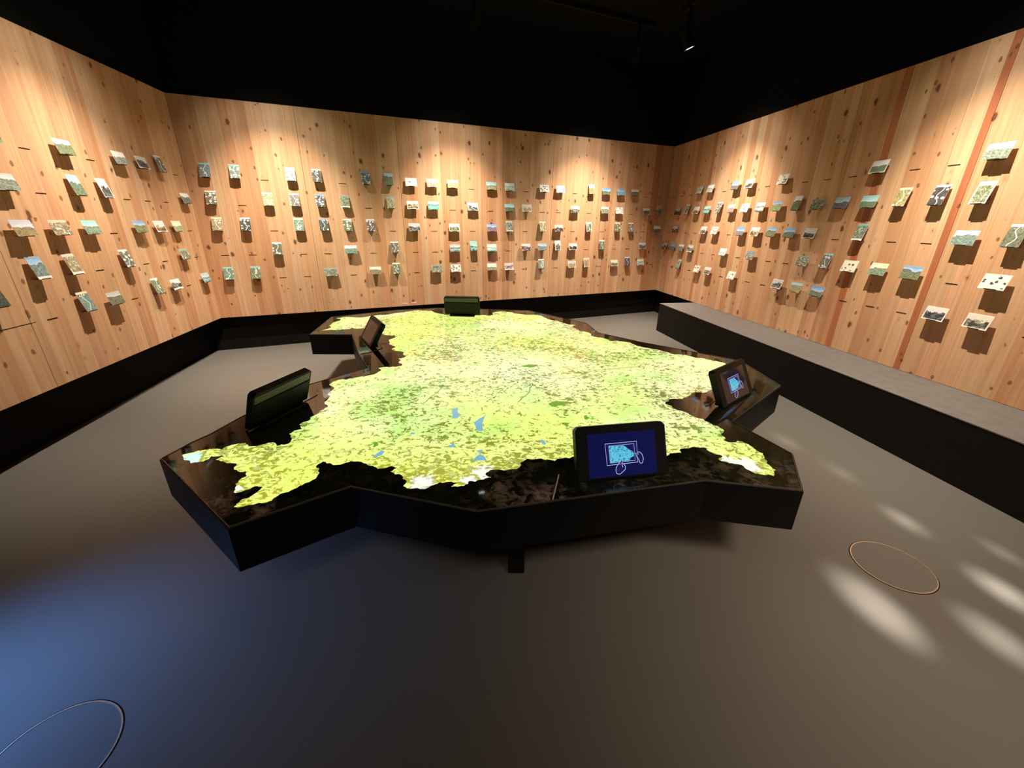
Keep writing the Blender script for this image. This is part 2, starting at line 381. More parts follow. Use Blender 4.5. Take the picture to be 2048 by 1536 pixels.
def bevel(me, wd, seg=2):
    bm = bmesh.new(); bm.from_mesh(me); bmesh.ops.recalc_face_normals(bm, faces=bm.faces)
    bmesh.ops.bevel(bm, geom=bm.edges[:], offset=wd, segments=seg, affect='EDGES', profile=0.5)
    bm.to_mesh(me); bm.free(); return me
def box(name, ext, mt, parent=None, mw=None, bev=0):
    v, f = boxdata(*ext); me = newmesh(name, v, f, mt)
    if bev: bevel(me, bev)
    else: fixn(me)
    return obj(name, me, parent, mw)
def area2(p): return sum(p[i][0]*p[(i+1) % len(p)][1]-p[(i+1) % len(p)][0]*p[i][1] for i in range(len(p)))/2
def ccw(p): return p if area2(p) > 0 else p[::-1]
def prism(name, poly, z0, z1, mt, parent=None, mw=None, bev=0):
    p = ccw(list(poly)); n = len(p)
    v = [(x, y, z0) for x, y in p]+[(x, y, z1) for x, y in p]
    f = [tuple(range(n))[::-1], tuple(range(n, 2*n))]+[(i, (i+1) % n, n+(i+1) % n, n+i) for i in range(n)]
    me = newmesh(name, v, f, mt)
    if bev: bevel(me, bev, 1)
    return obj(name, me, parent, mw)
def inset(poly, d):
    p = ccw(list(poly)); n = len(p); out = []
    for i in range(n):
        a, b_, c = Vector(p[i-1]), Vector(p[i]), Vector(p[(i+1) % n])
        e1 = (b_-a).normalized(); e2 = (c-b_).normalized()
        n1 = Vector((-e1.y, e1.x)); n2 = Vector((-e2.y, e2.x))
        k = n1+n2; k = k/max(0.25, 1+n1.dot(n2))
        out.append((b_.x+k.x*d, b_.y+k.y*d))
    return out
def ring_mesh(name, outer, inner, z0, z1, mt):
    n = len(outer); v = []
    for pl, z in ((outer, z0), (outer, z1), (inner, z1), (inner, z0)): v += [(x, y, z) for x, y in pl]
    f = []
    for i in range(n):
        j = (i+1) % n
        for k in range(4):
            a, b_ = k*n, ((k+1) % 4)*n
            f.append((a+i, a+j, b_+j, b_+i))
    me = newmesh(name, v, f, mt); return fixn(me)
def ribbon(pts, wd):
    P_ = [Vector(p) for p in pts]; l, r = [], []
    for i, p in enumerate(P_):
        a = P_[max(i-1, 0)]; c = P_[min(i+1, len(P_)-1)]; t = (c-a).normalized(); n = Vector((-t.y, t.x))
        k = wd/2
        l.append(p+n*k); r.append(p-n*k)
    return [tuple(q) for q in l]+[tuple(q) for q in r[::-1]]
def strip_mesh(name, pts, wd, z0, z1, mt, closed=False):
    P_ = [Vector(p) for p in pts]; n = len(P_); v = []; f = []
    for i, p in enumerate(P_):
        a = P_[i-1] if (closed or i > 0) else p; c = P_[(i+1) % n] if (closed or i < n-1) else p
        t = (c-a).normalized(); nn = Vector((-t.y, t.x))*wd/2
        for q, z in ((p+nn, z0), (p-nn, z0), (p-nn, z1), (p+nn, z1)): v.append((q.x, q.y, z))
    for i in range(n if closed else n-1):
        j = (i+1) % n
        for k in range(4): f.append((4*i+k, 4*j+k, 4*j+(k+1) % 4, 4*i+(k+1) % 4))
    if not closed: f += [(0, 3, 2, 1), (4*n-4, 4*n-3, 4*n-2, 4*n-1)]
    return fixn(newmesh(name, v, f, mt))
def jag(poly, depth, amp, rnd):
    p = [Vector(q) for q in poly]
    for k in range(depth):
        out = []
        for i in range(len(p)):
            a, b_ = p[i], p[(i+1) % len(p)]; out.append(a); e = b_-a
            if e.length > 0.010:
                out.append((a+b_)/2+Vector((-e.y, e.x))*rnd.uniform(-amp, amp))
        p = out
    return [(q.x, q.y) for q in p]
def wallmat(wall, s=0, n=0, z=0):
    A, d, nn = WALL[wall]
    Z = Vector((0, 0, 1)); X = nn.cross(Z)
    mm = Matrix((X, nn, Z)).transposed().to_4x4(); mm.translation = wp(wall, s, n, z)
    return mm, (1 if X.dot(d) > 0 else -1)

# ------------------------------------------------------------ the room
fl = box('floor', (-7, 7, -4, 11, -0.1, 0.0), M['floor']); struct(fl)
ce = box('ceiling', (-7, 7, -4, 11, ZC, ZC+0.1), M['ceiling']); struct(ce)
wf = box('wall_front', (-5, 6.5, -2.75, -2.6, 0, ZC), M['black_wall']); struct(wf)
EXT = {'left': (-0.35, 0.0), 'back': (-0.35, 0.35), 'right': (-0.1, 0)}
REC = {'left': 0.2, 'back': 0.1, 'right': 0.1}
SEAMS = {'left': [1.205, 2.37, 3.54], 'back': [1.212, 2.378, 3.532, 4.70, 5.64, 6.80], 'right': [1.18, 2.33, 3.49, 4.64, 5.80]}
RED = {'left': [(1.205, 1.27)], 'back': [(6.66, 6.80)], 'right': [(1.18, 1.26), (3.862, 3.934), (4.587, 4.655)]}
TONES = [(0.72, 0.45, 0.265), (0.77, 0.51, 0.32), (0.66, 0.39, 0.22), (0.74, 0.44, 0.275), (0.70, 0.455, 0.27), (0.765, 0.52, 0.33), (0.64, 0.36, 0.20), (0.75, 0.48, 0.29)]
ROWZ = [0.9145+0.284*i for i in range(5)]
GRID = {'left': (0.19, 0.2875), 'back': (0.203, 0.289), 'right': (0.20, 0.2865)}
VIS = {'left': 3.2, 'back': 7.043, 'right': 5.9}
WALLOBJ = {}
for wl in ('left', 'back', 'right'):
    mm, sg = wallmat(wl)
    def X(a, b_): return (min(a*sg, b_*sg), max(a*sg, b_*sg))
    e0, e1 = EXT[wl]; Lw = WLEN[wl]
    x0, x1 = X(e0, Lw+e1)
    wo = box('wall_'+wl, (x0, x1, -0.36, -0.031, ZB, ZC), M['black_wall'], mw=mm); struct(wo); WALLOBJ[wl] = wo
    bb = box('baseboard_'+wl, (x0, x1, -0.36, -REC[wl], 0.0, ZB), M['plinth'], mw=mm); struct(bb)
    # boards
    cuts = []; s = 0.0
    marks = sorted([(a, 'seam') for a in SEAMS[wl] if a < Lw]+[(a, 'r0') for r in RED[wl] for a in r[:1]]+[(a, 'r1') for r in RED[wl] for a in r[1:]])
    stops = sorted(set([round(a, 4) for a, _ in marks]+[Lw]))
    prev = 0.0; edges = [0.0]
    for st in stops:
        gap = st-prev
        if gap < 0.012: continue
        wd = 0.105 if prev < VIS[wl] else 0.30
        isred = any(abs(prev-r[0]) < 1e-3 for r in RED[wl])
        k = 1 if isred else max(1, round(gap/wd))
        ws = [R.uniform(0.72, 1.3) for _ in range(k)]; t = sum(ws)
        for q in ws: prev += gap*q/t; edges.append(prev)
        edges[-1] = st; prev = st
    last = None
    for a, b_ in zip(edges[:-1], edges[1:]):
        ga = 0.0016 if any(abs(a-q) < 2e-3 for q in SEAMS[wl]) else 0.0003
        gb = 0.0016 if any(abs(b_-q) < 2e-3 for q in SEAMS[wl]) else 0.0003
        xa, xb = X(a+ga, b_-gb); nf = -R.uniform(0.0, 0.0010)
        v, f = boxdata(xa, xb, -0.03, nf, ZB, ZT)
        o = obj('plank', fixn(newmesh('plank', v, f, M['wood'])), wo)
        if any(abs(a-r[0]) < 2e-3 for r in RED[wl]):
            c = (0.52, 0.195, 0.10) if wl == 'right' and a > 2 else ((0.66, 0.36, 0.20) if wl == 'left' else (0.60, 0.29, 0.15))
            if wl == 'right' and a > 2: o['label'] = 'reddish brown plank'
        else:
            c = R.choice([t for t in TONES if t is not last]); last = c
            j = R.uniform(0.93, 1.06); c = tuple(q*j for q in c)
        o.color = (*c, 1)
    WALLOBJ[wl+'_sg'] = sg

# slots left empty between the postcards
SLOTS = [('left', 6, 4), ('left', 4, 4), ('left', 0, 4), ('left', 6, 3), ('left', 3, 3), ('left', 2, 3), ('left', 1, 3), ('left', 4, 2), ('left', 0, 2), ('left', 5, 1), ('left', 3, 1), ('left', 2, 1), ('left', 0, 1), ('left', 4, 0), ('left', 1, 0), ('left', 7, 0), ('back', 2, 4), ('back', 5, 4), ('back', 11, 4), ('back', 14, 4), ('back', 17, 4), ('back', 22, 4), ('back', 23, 4), ('right', 0, 4), ('right', 1, 4), ('right', 2, 4), ('back', 1, 3), ('back', 6, 3), ('back', 10, 3), ('back', 12, 3), ('back', 15, 3), ('back', 16, 3), ('back', 18, 3), ('back', 21, 3), ('back', 2, 2), ('back', 7, 2), ('back', 9, 2), ('back', 11, 2), ('back', 14, 2), ('back', 17, 2), ('back', 19, 2), ('back', 22, 2), ('back', 0, 1), ('back', 1, 1), ('back', 3, 1), ('back', 4, 1), ('back', 6, 1), ('back', 8, 1), ('back', 9, 1), ('back', 13, 1), ('back', 18, 1), ('back', 20, 1), ('back', 21, 1), ('back', 23, 1), ('back', 2, 0), ('back', 3, 0), ('back', 5, 0), ('back', 8, 0), ('back', 11, 0), ('back', 14, 0), ('back', 16, 0), ('back', 19, 0), ('back', 23, 0), ('right', 5, 4), ('right', 8, 4), ('right', 10, 4), ('right', 11, 4), ('right', 12, 4), ('right', 14, 4), ('right', 15, 4), ('right', 0, 3), ('right', 0, 2), ('right', 2, 2), ('right', 3, 2), ('right', 6, 2), ('right', 12, 2), ('right', 14, 2), ('right', 15, 2), ('right', 4, 1), ('right', 5, 1), ('right', 7, 1), ('right', 9, 1), ('right', 10, 1), ('right', 16, 1), ('right', 18, 0), ('right', 0, 0), ('right', 1, 0), ('right', 3, 0), ('right', 6, 0), ('right', 8, 0), ('right', 9, 0), ('right', 13, 0), ('right', 14, 0), ('right', 15, 0)]
sv_, sf_ = boxdata(-0.042, 0.042, -0.006, 0.0012, -0.0032, 0.0032)
slot_me = fixn(newmesh('card_slot', sv_, sf_, M['slot']))
for wl, c_, r_ in SLOTS:
    g0, g1 = GRID[wl]; sg = WALLOBJ[wl+'_sg']
    o = obj('card_slot', slot_me, WALLOBJ[wl]); o.location = (sg*(g0+g1*c_), 0, ROWZ[r_])
sg = WALLOBJ['left_sg']
xa, xb = sorted((sg*2.335, sg*3.5))
sm = box('panel_joint', (xa, xb, -0.005, 0.0011, 0.918, 0.9205), M['slot'], WALLOBJ['left'])
sm['label'] = 'thin horizontal joint'

# ------------------------------------------------------------ postcards
LEAN = 0.27; OFFS = 0.060
def card_meshes(kind):
    wd, ht = ((0.155, 0.107) if kind == 'L' else (0.107, 0.153))
    def leaned(x0, x1, y0, y1, z0, z1, uv=False, mt=None, name=''):
        v, f = boxdata(x0, x1, y0, y1, z0, z1)
        c_, s_ = math.cos(LEAN), math.sin(LEAN)
        v = [(x, OFFS+y*c_-z*s_, z*c_+y*s_+0.001) for x, y, z in v]
        me = newmesh(name, v, f, mt)
        if uv:
            ul = me.uv_layers.new(name='UVMap')
            vx, _ = boxdata(0, 1, 0, 1, 0, 1)
            for lp in me.loops: ul.data[lp.index].uv = (1-vx[lp.vertex_index][0], vx[lp.vertex_index][2])
        return me
    h = wd/2
    res = {}
    for bo in 'wes':
        res['card'+bo] = leaned(-h, h, -0.0006, 0.0006, 0, ht, False, M['cream'] if bo == 'e' else M['paper'], 'card')
    i = 0.009
    res['print_full'] = leaned(-h+.0008, h-.0008, 0.0006, 0.0011, .0008, ht-.0008, True, None, 'print')
    res['print_in'] = leaned(-h+i, h-i, 0.0006, 0.0011, i, ht-i, True, None, 'print')
    res['print_strip'] = leaned(-h+.0008, h-.0008, 0.0006, 0.0011, 0.019, ht-.0008, True, None, 'print')
    return res
CM = {'L': card_meshes('L'), 'P': card_meshes('P')}
PRINTS = {}
hm = bmesh.new()
for ext in ((-0.036, 0.036, 0.0, OFFS+0.004, -0.0012, 0.0), (-0.036, 0.036, OFFS+0.0025, OFFS+0.004, 0.0, 0.005)):
    v, f = boxdata(*ext); vs_ = [hm.verts.new(q) for q in v]
    for q in f: hm.faces.new([vs_[i] for i in q])
bmesh.ops.recalc_face_normals(hm, faces=hm.faces)
holder_me = bpy.data.meshes.new('holder'); hm.to_mesh(holder_me); hm.free(); holder_me.materials.append(M['holder'])
CARDS = [
('L', 7, 4, 'L', 'b', 'g', 'n', 'G', 'dark grey view cut by photo left edge'),
('L', 5, 4, 'L', 'l', 'c', 'n', 'G', 'grey town under a light blue sky'),
('L', 3, 4, 'L', 'l', 'w', 'n', 'S', 'grey green meadow view under a white sky'),
('L', 2, 4, 'L', 'b', 'w', 'w', 'K', 'white-bordered black and white bridge view'),
('L', 1, 4, 'P', 'm', 'w', 'n', 'D', 'dark many-picture view with small white spots'),
('L', 7, 3, 'L', 'l', 'g', 'n', 'S', 'grey green farmhouse view'),
('L', 5, 3, 'P', 'l', 't', 'n', 'G', 'green valley under a pale turquoise sky'),
('L', 4, 3, 'P', 'b', 'w', 'w', 'K', 'white-bordered black and white street view'),
('L', 0, 3, 'L', 'l', 'w', 'n', 'D', 'grey field under a white sky'),
('L', 7, 2, 'L', 'l', 'v', 'n', 'B', 'brown rocky slope under a violet sky'),
('L', 6, 2, 'L', 'a', 'e', 'n', 'B', 'brown and cream winding road view'),
('L', 5, 2, 'L', 'l', 't', 'n', 'S', 'green hills under a turquoise sky'),
('L', 3, 2, 'L', 'l', 'b', 'n', 'G', 'green valley under deep blue sky'),
('L', 2, 2, 'L', 'b', 'w', 'w', 'B', 'white-bordered brownish town view'),
('L', 1, 2, 'L', 'l', 'e', 'n', 'Y', 'pale green meadow view'),
('L', 8.27, 0.53, 'P', 'l', 't', 'n', 'K', 'black and blue picture cut by left edge'),
('L', 7, 1, 'P', 'l', 'b', 's', 'S', 'blue sky above tower, white bottom strip'),
('L', 6, 1, 'P', 'a', 'w', 's', 'B', 'grey brown rock view with a white bottom edge'),
('L', 4, 1, 'P', 'm', 'w', 'n', 'D', 'many-picture view with white ovals'),
('L', 1, 1, 'L', 'a', 't', 'n', 'G', 'green and white gorge view'),
('L', 6, 0, 'P', 'm', 'e', 'n', 'S', 'many-picture view with a yellow top edge'),
('L', 5, 0, 'L', 'l', 'g', 'n', 'G', 'green wood, white oval, grey sky'),
('L', 3, 0, 'P', 'm', 'w', 'n', 'G', 'green and brown many-picture view'),
('L', 2, 0, 'L', 'b', 'w', 's', 'D', 'dark building with a white bottom edge'),
('L', 0, 0, 'L', 'k', 'c', 'n', 'S', 'pale blue water view'),
('B', 0, 4, 'P', 'm', 't', 'n', 'S', 'turquoise green many-picture view'),
('B', 1, 4, 'P', 'm', 't', 'n', 'S', 'grey blue view full of white ovals'),
('B', 3, 4, 'P', 'm', 'g', 'n', 'S', 'grey green winding road view'),
('B', 4, 4, 'P', 'm', 'w', 'n', 'K', 'very dark view with a thin white river line'),
('B', 6, 4, 'P', 'm', 'b', 'n', 'D', 'dark view with three white ovals at right'),
('B', 7, 4, 'P', 'l', 'c', 'n', 'G', 'green lake valley, grey blue sky'),
('B', 8, 4, 'L', 'd', 'w', 'w', 'V', 'white-bordered violet and blue sketch view'),
('B', 9, 4, 'L', 'l', 'w', 'n', 'R', 'pinkish houses under a white sky'),
('B', 10, 4, 'L', 'l', 'w', 'n', 'Y', 'light green meadow with a white patch'),
('B', 12, 4, 'L', 'l', 't', 'n', 'Y', 'green pasture under a turquoise sky'),
('B', 13, 4, 'L', 'k', 'w', 'w', 'S', 'white-bordered blue lake view'),
('B', 15, 4, 'L', 'd', 'w', 'w', 'K', 'white collage with a dark arch'),
('B', 16, 4, 'L', 'd', 'w', 'w', 'V', 'white-bordered picture with a pale round field'),
('B', 18, 4, 'P', 'l', 't', 'n', 'Y', 'yellow green valley under a turquoise sky'),
('B', 19, 4, 'L', 'l', 'b', 'n', 'G', 'white village below a blue sky'),
('B', 20, 4, 'L', 'k', 'b', 'n', 'S', 'soft blue water and sky view'),
('B', 21, 4, 'L', 'l', 'e', 'n', 'G', 'dark green fields under a cream sky'),
('B', 0, 3, 'P', 'm', 'w', 'n', 'G', 'grey green many-picture view with white ovals'),
('B', 2, 3, 'P', 'm', 'e', 'n', 'Y', 'yellowish many-picture view'),
('B', 3, 3, 'P', 'm', 'w', 'n', 'D', 'grey many-picture view with a white road'),
('B', 4, 3, 'P', 'm', 'b', 'n', 'K', 'dark many-picture view with a blue top'),
('B', 5, 3, 'P', 'a', 'g', 's', 'G', 'olive garden view with a cream bottom edge'),
('B', 7, 3, 'P', 'a', 't', 'n', 'Y', 'pale green aerial view'),
('B', 8, 3, 'L', 'b', 'w', 'w', 'B', 'white-bordered brown arched view'),
('B', 9, 3, 'L', 'k', 't', 'n', 'T', 'bright turquoise river view'),
('B', 11, 3, 'L', 'b', 'w', 'w', 'S', 'cream-bordered pale grey panorama'),
('B', 13, 3, 'L', 'l', 't', 'n', 'G', 'white village under a turquoise sky'),
('B', 14, 3, 'L', 'b', 'e', 'w', 'B', 'cream-bordered sepia view'),
('B', 17, 3, 'L', 'b', 'w', 'n', 'D', 'grey oval view under a white sky'),
('B', 19, 3, 'L', 'l', 'e', 'n', 'S', 'grey green view with one round white spot'),
('B', 20, 3, 'L', 'd', 'w', 'w', 'R', 'white picture with faint pink drawing'),
('B', 22, 3, 'L', 'l', 'w', 'w', 'G', 'white-bordered dark green view'),
('B', 23, 3, 'P', 'b', 'g', 'w', 'D', 'narrow grey figure picture'),
('B', 0, 2, 'P', 'm', 'e', 'n', 'Y', 'yellow green many-picture view'),
('B', 1, 2, 'P', 'm', 'w', 'n', 'K', 'dark green view with a pale wavy stripe'),
('B', 3, 2, 'P', 'm', 'w', 'n', 'S', 'grey view with six small white ovals'),
('B', 4, 2, 'P', 'm', 'b', 'n', 'K', 'dark view with a bright blue top edge'),
('B', 5, 2, 'P', 'm', 'w', 'n', 'G', 'green view with crossing white roads'),
('B', 6, 2, 'P', 'm', 'w', 'n', 'D', 'grey view with white lines in its upper half'),
('B', 8, 2, 'L', 'b', 'g', 'n', 'D', 'grey view with a white round inset'),
('B', 10, 2, 'L', 'b', 'w', 'w', 'G', 'white-bordered green lake view'),
('B', 12, 2, 'L', 'l', 'b', 'n', 'P', 'plum coloured mountains under a blue sky'),
('B', 13, 2, 'P', 'a', 'w', 's', 'D', 'dark crosshatched view with a white bottom edge'),
('B', 15, 2, 'P', 'm', 'w', 'n', 'Y', 'green and white many-picture view'),
('B', 16, 2, 'L', 'b', 'g', 'n', 'D', 'grey town panorama'),
('B', 18, 2, 'P', 'm', 'w', 'w', 'G', 'white-bordered speckled green view'),
('B', 20, 2, 'P', 'm', 'e', 'n', 'G', 'green view with white ovals'),
('B', 21, 2, 'P', 'm', 'w', 'n', 'P', 'violet grey picture with a white top'),
('B', 23, 2, 'L', 'l', 'w', 'n', 'G', 'green meadow near the corner'),
('B', 2, 1, 'P', 'm', 'w', 'n', 'D', 'dark grey view with a white S curve'),
('B', 5, 1, 'L', 'l', 'w', 'n', 'S', 'green hills under a broad white sky'),
('B', 7, 1, 'P', 'm', 'w', 'n', 'D', 'grey view with scattered white ovals'),
('B', 10, 1, 'L', 'k', 'g', 'n', 'D', 'dark grey lake view with small white captions'),
('B', 11, 1, 'P', 'k', 't', 'n', 'K', 'turquoise lake around a dark rock'),
('B', 12, 1, 'L', 'k', 'w', 'n', 'T', 'turquoise river below a white sky'),
('B', 14, 1, 'L', 'b', 'w', 'n', 'P', 'dark violet mountains under a white sky'),
('B', 15, 1, 'L', 'l', 't', 'n', 'S', 'grey blue town under a turquoise sky'),
('B', 16, 1, 'P', 'b', 'w', 'w', 'D', 'grey white-bordered mountain picture'),
('B', 17, 1, 'L', 'b', 'w', 'w', 'K', 'broad white-bordered grey panorama'),
('B', 19, 1, 'P', 'm', 'w', 'n', 'D', 'grey picture with two white dots'),
('B', 22, 1, 'L', 'b', 'w', 'w', 'K', 'white-bordered black hill view'),
('B', 0, 0, 'P', 'm', 't', 'n', 'S', 'pale blue many-picture view'),
('B', 1, 0, 'P', 'm', 't', 'n', 'G', 'pale turquoise many-picture view with white ovals'),
('B', 4, 0, 'L', 'a', 't', 'n', 'G', 'green view with a pale V-shaped road'),
('B', 6, 0, 'L', 'l', 'e', 'n', 'B', 'beige village view under a pale sky'),
('B', 7, 0, 'P', 'm', 'e', 'n', 'G', 'olive view with yellow and white ovals'),
('B', 9, 0, 'L', 'a', 't', 'n', 'G', 'plain teal green wood view'),
('B', 10, 0, 'L', 'd', 'w', 'w', 'K', 'white picture with small dark sketches'),
('B', 12, 0, 'L', 'l', 'w', 'n', 'Y', 'pale green gorge view'),
('B', 13, 0, 'L', 'b', 'v', 's', 'R', 'pinkish hill above a pale lower half'),
('B', 15, 0, 'P', 'm', 'w', 'n', 'S', 'grey green tall many-picture view'),
('B', 17, 0, 'L', 'l', 'v', 'w', 'Y', 'white-bordered blue and green valley view'),
('B', 18, 0, 'P', 'a', 'e', 'w', 'B', 'cream-bordered brown forest view'),
('B', 20, 0, 'L', 'l', 'e', 'w', 'G', 'cream-bordered strip of dark trees'),
('B', 21, 0, 'P', 'm', 'w', 'n', 'K', 'dark picture with white bars'),
('B', 22, 0, 'L', 'k', 'w', 'w', 'T', 'white-bordered turquoise picture'),
('R', 3, 4, 'L', 'l', 'c', 'n', 'W', 'pale whitish blue view'),
('R', 4, 4, 'L', 'l', 'w', 'n', 'W', 'pale pinkish white view'),
('R', 6, 4, 'L', 'l', 'b', 'n', 'D', 'dark mountains under a strong blue sky'),
('R', 7, 4, 'L', 'b', 'w', 'w', 'D', 'white-bordered two-part grey view'),
('R', 9, 4, 'L', 'd', 'e', 'w', 'K', 'cream picture with small dark sketches'),
('R', 13, 4, 'L', 'l', 'w', 'w', 'G', 'white-bordered garden view'),
('R', 16, 4, 'L', 'l', 'w', 'n', 'S', 'large grey green view under a white sky'),
('R', 1, 3, 'L', 'b', 'g', 'n', 'K', 'dark picture with a pale corner'),
('R', 2, 3, 'P', 'm', 'w', 'w', 'D', 'narrow white-bordered picture with wavy shapes'),
('R', 3, 3, 'L', 'b', 'w', 'w', 'B', 'white-bordered brown picture'),
('R', 4, 3, 'L', 'k', 't', 'n', 'S', 'blue lake below a turquoise sky'),
('R', 5, 3, 'P', 'm', 'w', 'n', 'D', 'narrow grey green many-picture view'),
('R', 6, 3, 'L', 'l', 'w', 'n', 'R', 'pale pink and white village view'),
('R', 7, 3, 'L', 'd', 'w', 'w', 'P', 'white picture with violet sketches'),
('R', 8, 3, 'L', 'k', 'w', 'n', 'S', 'teal lake between dark hills'),
('R', 9, 3, 'L', 'l', 'b', 'n', 'Y', 'broad valley, blue and white sky'),
('R', 10, 3, 'P', 'l', 'w', 'n', 'G', 'dark green forest picture with a white top'),
('R', 11, 3, 'L', 'a', 'g', 'n', 'G', 'green garden view with a turquoise lawn'),
('R', 12, 3, 'L', 'l', 't', 'n', 'D', 'dark meadow with a white ring'),
('R', 13, 3, 'L', 'l', 't', 'n', 'G', 'town by a green river'),
('R', 14, 3, 'P', 'm', 'e', 'n', 'Y', 'yellow green picture with yellow ovals'),
('R', 15, 3, 'P', 'm', 'v', 'n', 'K', 'dark blue picture with a white waterfall'),
('R', 16, 3, 'P', 'a', 'w', 'w', 'G', 'white-bordered green aerial picture'),
('R', 1, 2, 'L', 'b', 'v', 'n', 'D', 'dark violet picture with white rocks'),
('R', 4, 2, 'L', 'b', 'w', 'w', 'D', 'mostly white picture with a grey strip'),
('R', 5, 2, 'L', 'd', 'e', 'w', 'B', 'cream picture with small brown sketch'),
('R', 7, 2, 'L', 'l', 'b', 'n', 'S', 'blue and grey mountain view'),
('R', 8, 2, 'L', 'b', 'w', 'w', 'B', 'white-bordered grey picture with a white inset'),
('R', 9, 2, 'L', 'l', 'b', 'n', 'G', 'green village with a white tower'),
('R', 10, 2, 'L', 'l', 'b', 'n', 'D', 'dark castle hill under a blue sky'),
('R', 11, 2, 'L', 'b', 'w', 'w', 'K', 'large white-bordered black tree picture'),
('R', 13, 2, 'P', 'a', 't', 's', 'G', 'green aerial picture with a yellow rim'),
('R', 16, 2, 'L', 'l', 'w', 'n', 'S', 'broad grey green view under a white sky'),
('R', 17, 2, 'P', 'm', 'w', 'n', 'G', 'large green picture with a yellow oval'),
('R', 0, 1, 'L', 'b', 'v', 'n', 'D', 'tiny dark violet picture'),
('R', 1, 1, 'L', 'l', 'b', 'n', 'D', 'small grey blue picture'),
('R', 2, 1, 'L', 'l', 'w', 'n', 'S', 'small grey mountain picture'),
('R', 3, 1, 'L', 'b', 'w', 's', 'D', 'small grey picture with a white lower half'),
('R', 6, 1, 'L', 'k', 'w', 'n', 'S', 'pale green and turquoise picture'),
('R', 8, 1, 'L', 'a', 'b', 'n', 'D', 'grey town picture with a blue sky strip'),
('R', 11, 1, 'L', 'a', 't', 'n', 'G', 'rich green meadow picture'),
('R', 12, 1, 'P', 'm', 't', 'n', 'D', 'tall dark picture with white ovals'),
('R', 13, 1, 'L', 'd', 'e', 'w', 'K', 'cream picture with a row of dark sketches'),
('R', 14, 1, 'L', 'l', 'e', 'n', 'S', 'pale olive valley picture'),
('R', 15, 1, 'L', 'l', 'b', 'n', 'G', 'bright green trees under a blue sky'),
('R', 17, 1, 'L', 'd', 'w', 'w', 'K', 'large pale picture with a dark cup-shaped inset'),
('R', 2, 0, 'P', 'a', 'w', 'n', 'S', 'narrow grey green picture'),
('R', 4, 0, 'L', 'd', 'w', 'w', 'D', 'small white picture with grey sketches'),
('R', 5, 0, 'L', 'b', 'w', 'w', 'D', 'white-bordered dark grey picture'),
('R', 7, 0, 'L', 'd', 'w', 'w', 'K', 'white picture with round dark emblems'),
('R', 10, 0, 'L', 'b', 'v', 'w', 'D', 'white-bordered picture of a pale house under violet sky'),
('R', 11, 0, 'L', 'l', 't', 'n', 'Y', 'speckled village under a turquoise sky'),
('R', 12, 0, 'L', 'l', 'b', 'n', 'G', 'church and trees, bright blue sky'),
('R', 16, 0, 'L', 'b', 'w', 'w', 'K', 'white-bordered picture with a white arc over black'),
('R', 17, 0, 'L', 'b', 'e', 'w', 'D', 'cream-bordered panorama strip')]
WN = {'L': 'left', 'B': 'back', 'R': 'right'}
ORD = ['', 'first', 'second', 'third', 'fourth', 'fifth', 'sixth', 'seventh', 'eighth', 'ninth', 'tenth', 'eleventh', 'twelfth', 'thirteenth', 'fourteenth', 'fifteenth', 'sixteenth', 'seventeenth']
ROWN = {4: 'top', 3: 'second', 2: 'middle', 1: 'fourth', 0: 'bottom'}
rowcount = {}
order = {}
for i, cdt in enumerate(CARDS): order.setdefault((cdt[0], cdt[2]), []).append(i)
for k, ids in order.items():
    ids.sort(key=lambda i: CARDS[i][1], reverse=(k[0] == 'L'))
    for j, i in enumerate(ids): rowcount[i] = (j+1, len(ids))
for i, (W_, c_, r_, ori, st, sk, bo, la, desc) in enumerate(CARDS):
    wl = WN[W_]; g0, g1 = GRID[wl]
    mm, sg = wallmat(wl, g0+g1*c_, 0, ROWZ[0]+0.284*r_)
    t = bpy.data.objects.new('postcard', None); COL.objects.link(t); t.matrix_world = mm; t.empty_display_size = 0.05
    j, n_ = rowcount[i]
    for a in (' view', ' picture'):
        pass
    if ' view' in desc: desc = desc.replace(' view', ' postcard', 1)
    elif ' picture' in desc and 'many-picture' not in desc: desc = desc.replace(' picture', ' postcard', 1)
    elif 'collage' in desc: desc = desc.replace('collage', 'collage postcard', 1)
    else: desc = 'postcard of '+desc
    rn = 'middle' if r_ == 2 else ROWN.get(r_, 'bottom')
    tag(t, '%s, %s from left, %s row, %s wall' % (desc, ORD[j], rn, wl), 'postcard', 'postcards on the %s wall' % wl)
    if len(t['label'].split()) > 16: print('LONG', len(t['label'].split()), t['label'])
    ms = CM[ori]
    cardo = obj('card', ms['card'+(bo if bo in 'we' else 's')], t)
    pk = {'w': 'print_in', 'e': 'print_in', 's': 'print_strip', 'n': 'print_full'}[bo]
    key = (ori, pk, st)
    if key not in PRINTS:
        me = ms[pk].copy(); me.materials.clear(); me.materials.append(PM[st]); PRINTS[key] = me
    p = obj('print', PRINTS[key], t)
    jj = [R.uniform(0.85, 1.15) for _ in range(3)]
    p.color = (*[LAND[la][q]*jj[q] for q in range(3)], 1); p['sky_tint'] = tuple(SKY[sk])
    obj('holder', holder_me, t)

# small pink labels under the panel joint on the back wall
mm, sg = wallmat('back')
for s0, s1, z, lb in ((2.275, 2.345, 0.478, 'small pale pink label at wood bottom edge, left of the joint'),
                      (2.40, 2.475, 0.485, 'small pale pink label at wood bottom edge, right of the joint')):
    xa, xb = sorted((s0*sg, s1*sg))
    o = box('caption_label', (xa, xb, 0.0, 0.0015, z-0.012, z+0.012), M['label'], mw=mm, bev=0.0004)
    tag(o, lb, 'label', 'labels low on the back wall')

